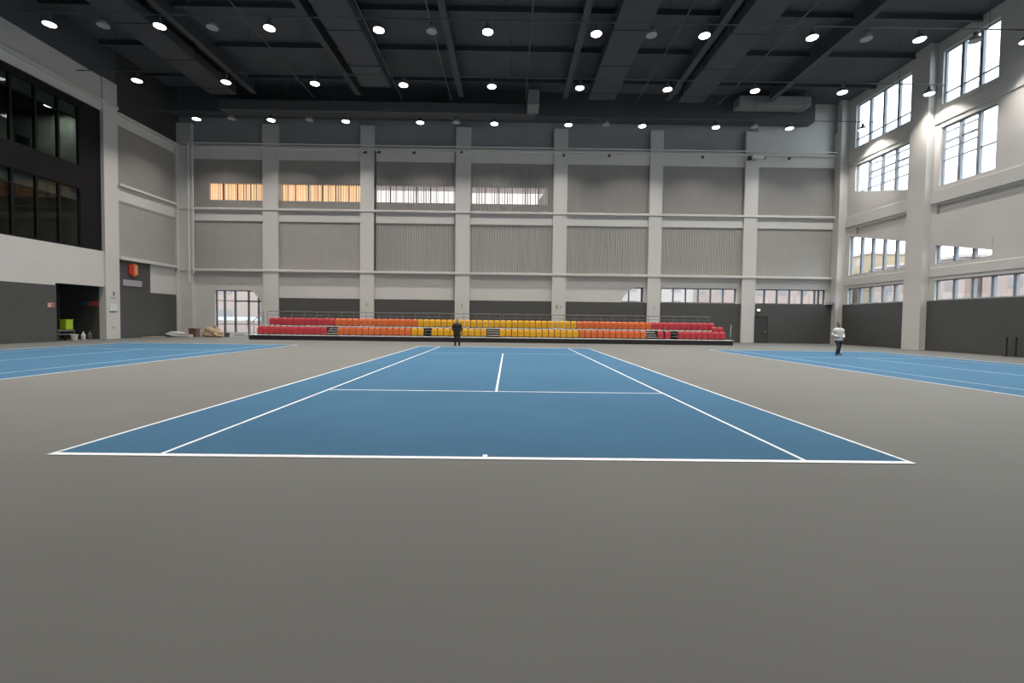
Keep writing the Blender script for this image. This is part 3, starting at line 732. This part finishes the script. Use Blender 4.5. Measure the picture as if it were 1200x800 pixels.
MB().box(-23.6,-22.2,33.6,33.7,.0,.42).build('board','white_metal',o); MB().box(-23.2,-22.4,33.59,33.6,.17,.25).build('faded_line','plaque',o)
o = MB().box(-24.25,-23.75,33.9,34.2,0,.38).build('crate','grey_plastic',bevel=.03); tag(o,'small dark crate left of the low white board','crate')
MB().box(-24.28,-23.72,33.87,34.23,.34,.39).build('rim','grey_plastic',o)

# ------------------------------------------------------------------ outside
o = MB().box(-160,180,-60,200,-.9,-.5).build('ground','concrete'); o['kind']='structure'
def building(x0,x1,y0,y1,h,m,label,face,gap=4.5,wz=3.4):
    t = thing('building', label, 'building', ((x0+x1)/2,(y0+y1)/2,-.5))
    MB().box(x0,x1,y0,y1,-.5,h).build('walls',m,t)
    MB().box(x0-.3,x1+.3,y0-.3,y1+.3,h,h+.5).build('roof','bldg_grey',t)
    z = 1.2
    while z+1.8 < h:
        if face=='x':
            y = y0+1.5
            while y+2 < y1: MB().box(x0-.06,x0,y,y+2,z,z+1.6).build('window','bldg_glass',t); y += gap
        else:
            x = x0+1.5
            while x+2 < x1: MB().box(x,x+2,y0-.06,y0,z,z+1.6).build('window','bldg_glass',t); x += gap
        z += wz
    return t
building(78,92,93,118,17.0,'bldg_beige','beige block beyond the right wall windows nearest the corner','x')
building(78,92,72,92,13.5,'bldg_pink','long pinkish block outside beyond the right wall pillar','x')
building(80,92,50,71,13.2,'bldg_pink','pale pink block outside the nearer low right windows','x')
building(40,76,95,110,12.5,'bldg_pink','pinkish block outside the far wall low windows on the right','y')
building(14,38,88,100,14.0,'bldg_grey','pale grey block outside behind the right red seats','y')
building(-62,-34,62,76,12.0,'bldg_pink','pinkish block outside the glazed entrance','y',6,4)
o = thing('canopy','white flat canopy outside the glazed entrance','canopy',(-33,46,-.5))
MB().box(-44,-22,44,48,1.35,1.75).build('roof_slab','white_metal',o)
for x in (-42,-37,-32,-27): MB().cyl((x,44.6,-.5),(x,44.6,1.35),.1).build('post','frame',o)

# ------------------------------------------------------------------ people
def skinned(name, verts, edges, radii, levels=1):
    me = bpy.data.meshes.new(name); me.from_pydata(verts, edges, []); o = bpy.data.objects.new(name, me); C.objects.link(o)
    md = o.modifiers.new('skin','SKIN'); md.use_smooth_shade = True
    sv = me.skin_vertices[0].data
    for i, r in enumerate(radii): sv[i].radius = (r, r) if not isinstance(r, tuple) else r
    for i in range(len(verts)): sv[i].use_root = (i == 0)
    sb = o.modifiers.new('sub','SUBSURF'); sb.levels = levels; sb.render_levels = levels
    dg = bpy.context.evaluated_depsgraph_get(); dg.update(); ev = o.evaluated_get(dg)
    m2 = bpy.data.meshes.new_from_object(ev); bpy.data.objects.remove(o); return m2
def sweep(mb, pts, sub=5, seg=18):
    """smooth tapering tube with closed rounded ends; pts: (x,y,z,rx,ry) with ry across the second ring axis"""
    P = [Vector(p[:3]) for p in pts]; A = [(p[3], p[4] if len(p) > 4 else p[3]) for p in pts]
    def cr(a, b, c, d, t): return .5*((2*b)+(c-a)*t+(2*a-5*b+4*c-d)*t*t+(3*b-a-3*c+d)*t**3)
    path = []; n_ = len(P)
    for k in range(n_-1):
        for q in range(sub):
            t = q/sub; g = lambda L_: cr(L_[max(k-1,0)], L_[k], L_[k+1], L_[min(k+2,n_-1)], t)
            path.append((g(P), g([x[0] for x in A]), g([x[1] for x in A])))
    path.append((P[-1], A[-1][0], A[-1][1])); rings = []
    for k, (c, ra, rb) in enumerate(path):
        d = (path[min(k+1,len(path)-1)][0]-path[max(k-1,0)][0]).normalized()
        u = Vector((1,0,0)); 
        if abs(d.x) > .9: u = Vector((0,1,0))
        u = (u-d*u.dot(d)).normalized(); w = d.cross(u)
        rings.append([mb.bm.verts.new(c+u*math.cos(2*PI*i/seg)*ra+w*math.sin(2*PI*i/seg)*rb) for i in range(seg)])
    for a, b in zip(rings, rings[1:]):
        for i in range(seg): mb.bm.faces.new((a[i], a[(i+1)%seg], b[(i+1)%seg], b[i]))
    for rg, sgn, (c, ra, rb), o2 in ((rings[0], -1, path[0], path[1][0]), (rings[-1], 1, path[-1], path[-2][0])):
        d = (c-o2).normalized(); inner = [mb.bm.verts.new(c+(v.co-c)*.6+d*min(ra, rb)*.25) for v in rg]
        for i in range(seg): mb.bm.faces.new((rg[i], rg[(i+1)%seg], inner[(i+1)%seg], inner[i]))
        mb.bm.faces.new(inner)
def skin_to(mb, chains, root=None, levels=1):
    """chains: list of (attach index or None, [(x,y,z,r),...]) sharing one vertex list"""
    V=[];E=[];R_=[]
    for att, pts in chains:
        prev = att
        for p in pts:
            V.append(p[:3]); R_.append(p[3]); 
            if prev is not None: E.append((prev, len(V)-1))
            prev = len(V)-1
    m2 = skinned('tmp', V, E, R_, levels); mb.bm.from_mesh(m2); bpy.data.meshes.remove(m2)
def hand(mb, w, d, side, curl):
    """w = wrist, d = direction from wrist to fingertips; five fingers rooted in a palm"""
    w = Vector(w); d = Vector(d).normalized(); across = d.cross(Vector((0,1,0))).normalized()
    if across.length < .1: across = Vector((1,0,0))
    nrm = across.cross(d).normalized()
    palm = [w, w+d*.045, w+d*.085]
    skin_to(mb, [(None,[(*palm[0],.024),(*palm[1],.032),(*palm[2],.030)])])
    for k,(o_,l_) in enumerate(((-.030,.068),(-.010,.078),(.010,.072),(.028,.056))):
        a = w+d*.078+across*o_; b_ = a+d*(l_*.5)+nrm*curl*.012; c_ = b_+(d*.6+nrm*curl*.8).normalized()*(l_*.5)
        skin_to(mb, [(None,[(*a,.010),(*b_,.009),(*c_,.0075)])])
    a = w+d*.03-across*.028*side; b_ = a-across*side*.028+d*.03; c_ = b_+d*.03+nrm*curl*.015
    skin_to(mb, [(None,[(*a,.012),(*b_,.010),(*c_,.008)])])
def head(mb, c):
    def df(v):
        # tapered skull with jaw, brow, nose and eye hollows; the face looks to -Y
        if v.z < 0: k = 1-.28*(-v.z); v.x *= k; v.y = v.y*(1-.12*(-v.z)) 
        if v.y < -.5:
            if abs(v.x) < .22 and -.35 < v.z < .15: v.y -= .20*(1-abs(v.x)/.22)*(1-(v.z+.35)/.55*.6)
            if .15 < abs(v.x) < .55 and 0 <= v.z < .25: v.y += .07
            if abs(v.x) < .35 and -.62 < v.z < -.45: v.y -= .04
        return v
    mb.ball(c, (.078,.098,.122), 32, 24, df)
    for s in (-1,1): mb.ball((c[0]+s*.079,c[1]+.008,c[2]-.005), (.010,.020,.032), 10, 8)
def person(name, label, loc, skin, hairm, topm, legm, pose, rz=0):
    root = thing(name+'_root', label, 'person', (0,0,0))
    H = 1.70
    hipz = .93
    sh = [(-.175,.0,1.395),(.175,.0,1.395)]
    el, wr, kn, an = pose['elbow'], pose['wrist'], pose['knee'], pose['ankle']
    hp = [(-.09,0,.92),(.09,0,.92)]
    b = MB()
    # body: pelvis root, spine, neck, arms, legs as one continuous skin
    ch = [(None,[(0,0,hipz,.105),(0,-.005,1.12,.125),(0,0,1.32,.14),(0,.005,1.46,.07),(0,-.005,1.545,.052),(0,-.01,1.60,.055)])]
    nidx = 6
    for s in (0,1):
        ch.append((2,[(*sh[s],.045),(*el[s],.036),(*wr[s],.026)])); 
    for s in (0,1):
        ch.append((0,[(*hp[s],.068),(*kn[s],.045),(*an[s],.032)]))
    skin_to(b, ch, levels=2)
    head(b, (0,-.012,1.665))
    for s in (0,1):
        d = Vector(pose['hand'][s]); hand(b, wr[s], d, 1 if s==0 else -1, pose.get('curl',1))
    body = b.build('body', skin, root, smooth=True)
    # eyes, mouth
    for s in (-1,1): MB().ball((s*.030,-.098,1.680),(.011,.007,.006),8,6).build('eye','hair',body)
    MB().ball((0,-.092,1.602),(.024,.006,.005),10,6).build('mouth','sign_red',body)
    # hair: cap over the skull, open at the face
    b = MB()
    def hd(v):
        if v.z < -.25: v.z = -.25-(v.z+.25)*.05; 
        if v.y < -.35 and v.z < .35: v.y = -.30
        return v
    b.ball((0,.004,1.685), (.086,.104,.118), 24, 16, hd); b.build('hair', hairm, root, smooth=True)
    # jacket
    b = MB()
    L0 = pose['hem']; bk = pose.get('bulk', 1)
    sweep(b, [(0,0,L0,.205*bk,.15*bk),(0,0,L0+.16,.195*bk,.145*bk),(0,0,1.12,.185*bk,.14*bk),(0,0,1.30,.205*bk,.145*bk),(0,0,1.40,.195*bk,.12*bk),(0,0,1.455,.150*bk,.10),(0,0,1.485,.095,.085),(0,0,1.505,.07,.07)])
    for s in (0,1):
        s1 = Vector(sh[s]); e1 = Vector(el[s]); w1 = Vector(wr[s]); w2 = e1+(w1-e1)*.97; sg = -1 if s == 0 else 1
        sweep(b, [(sg*.10*bk,0,1.43,.045,.055),(sg*.165*bk,0,1.405,.064,.070),(sg*.212*bk,0,1.345,.070,.075),(*(s1*.45+e1*.55),.066),(*e1,.060),(*(e1*.4+w2*.6),.052),(*w2,.044)])
    jk = b.build('jacket', topm, root, smooth=True)
    b = MB(); b.cyl((0,-.0,1.455),(0,.0,1.53),.085,.068,seg=16); b.build('collar', pose['collar'], jk, smooth=True)
    # trousers
    b = MB(); sweep(b, [(0,0,.83,.12,.10),(0,0,.90,.165,.125),(0,0,1.0,.16,.12)])
    for s in (0,1):
        a_=Vector(an[s]); k_=Vector(kn[s]); e_=k_+(a_-k_)*1.06
        sweep(b, [(hp[s][0]*.95,0,.93,.095),(hp[s][0]*1.02,hp[s][1],.80,.092),(*k_,.068),(*(k_*.4+e_*.6),.062),(*e_,.058)])
    b.build('trousers', legm, root, smooth=True)
    # shoes
    for s in (0,1):
        a_=Vector(an[s]); f = Vector(pose['foot'][s]); z0 = a_.z-.085
        b = MB(); skin_to(b, [(None,[(a_.x,a_.y+.05,z0+.045,.042),(a_.x+f.x*.06,a_.y+f.y*.06,z0+.045,.045),(a_.x+f.x*.18,a_.y+f.y*.18,z0+.035+f.z*.18,.038)])], levels=2)
        b.build('shoe','shoe',root,smooth=True)
    root.name = name; root.location = loc; root.rotation_euler.z = rz
    return root
p1 = person('person','person in long black coat and trousers standing at the far baseline, hands in pockets', (-3.12,24.55,0), 'skin','cap','coat','trouser',
  dict(elbow=[(-.30,.03,1.14),(.30,.03,1.14)], wrist=[(-.165,-.075,.92),(.165,-.075,.92)], hand=[(.3,.3,-1),(-.3,.3,-1)],
       knee=[(-.11,-.01,.50),(.12,-.01,.50)], ankle=[(-.125,.02,.09),(.15,.02,.09)], foot=[(-.2,-1,0),(.25,-1,0)], hem=.62, bulk=1.16, collar='coat'))
p1.scale = (1.02,1.02,1.02)
p2 = person('person','person in a cream jacket and dark trousers walking across the right blue court', (18.95,20.0,0), 'skin2','hair','shirt','trouser2',
  dict(elbow=[(-.28,.04,1.13),(.27,.05,1.14)], wrist=[(-.17,-.20,1.02),(.15,-.21,.98)], hand=[(.6,-.5,-.3),(-.6,-.5,-.2)],
       knee=[(-.08,-.14,.50),(.10,.04,.49)], ankle=[(-.16,-.15,.09),(.17,.26,.12)], foot=[(-.35,-1,0),(.5,-.9,-.1)], hem=.82, collar='hair', bulk=1.08), rz=-.1)
p2.scale = (1.05,1.05,1.05)

# ------------------------------------------------------------------ world, portals, camera
w = bpy.data.worlds.new('overcast_sky'); scene.world = w; w.use_nodes = True
bg = w.node_tree.nodes['Background']; bg.inputs['Color'].default_value = (.82,.91,1,1); bg.inputs['Strength'].default_value = 5.0
def portal(loc, rot, sx, sy):
    L = bpy.data.lights.new('window_portal','AREA'); L.shape='RECTANGLE'; L.size=sx; L.size_y=sy; L.cycles.is_portal=True
    o = bpy.data.objects.new('window_portal',L); C.objects.link(o); o.location=loc; o.rotation_euler=rot
def portal_x(y0,y1,z0,z1): portal((XR+.42,(y0+y1)/2,(z0+z1)/2),(0,PI/2,0),z1-z0,y1-y0)
portal_x(22.4,34.1,17,20.6); portal_x(22.4,33.9,11.4,15.5); portal_x(22.4,34.3,6.0,9.4); portal_x(18.4,34.3,3.5,4.95)
portal_x(-3,15.5,17,20.6); portal_x(-3,15.5,11.4,15.5)
def portal_y(x0,x1,z0,z1): portal(((x0+x1)/2,YF+.55,(z0+z1)/2),(-PI/2,0,0),x1-x0,z1-z0)
portal_y(10.4,29,3.5,4.85); portal_y(-26.1,-22,0,4.1)

cam = bpy.data.cameras.new('camera'); co = bpy.data.objects.new('camera', cam); C.objects.link(co)
F_, cy_ = 535.84, 392.6
yaw, pit, rol = .007675, .032611, .012768
cyw, syw, cp, sp = math.cos(yaw), math.sin(yaw), math.cos(pit), math.sin(pit)
f = Vector((syw*cp, cyw*cp, -sp)); r = Vector((cyw,-syw,0)); u = r.cross(f)
r2 = r*math.cos(rol)+u*math.sin(rol); u2 = -r*math.sin(rol)+u*math.cos(rol)
m = Matrix((r2, u2, -f)).transposed().to_4x4(); m.translation = Vector((.28325,-5.7093,1.76))
co.matrix_world = m
cam.sensor_fit='HORIZONTAL'; cam.sensor_width=36; cam.lens=36*F_/1200; cam.shift_y=(cy_-400)/1200; cam.clip_end=500; cam.clip_start=.05
scene.camera = co
vs = scene.view_settings; vs.view_transform='Standard'; vs.look='None'; vs.gamma=1; vs.exposure=0
try: vs.use_curve_mapping=False
except Exception: pass
scene.cycles.max_bounces = 8; scene.cycles.diffuse_bounces = 4; scene.cycles.transparent_max_bounces = 16
scene.cycles.use_denoising = True; scene.cycles.sample_clamp_indirect = 4; scene.cycles.caustics_reflective=False; scene.cycles.caustics_refractive=False
scene.cycles.use_light_tree = True
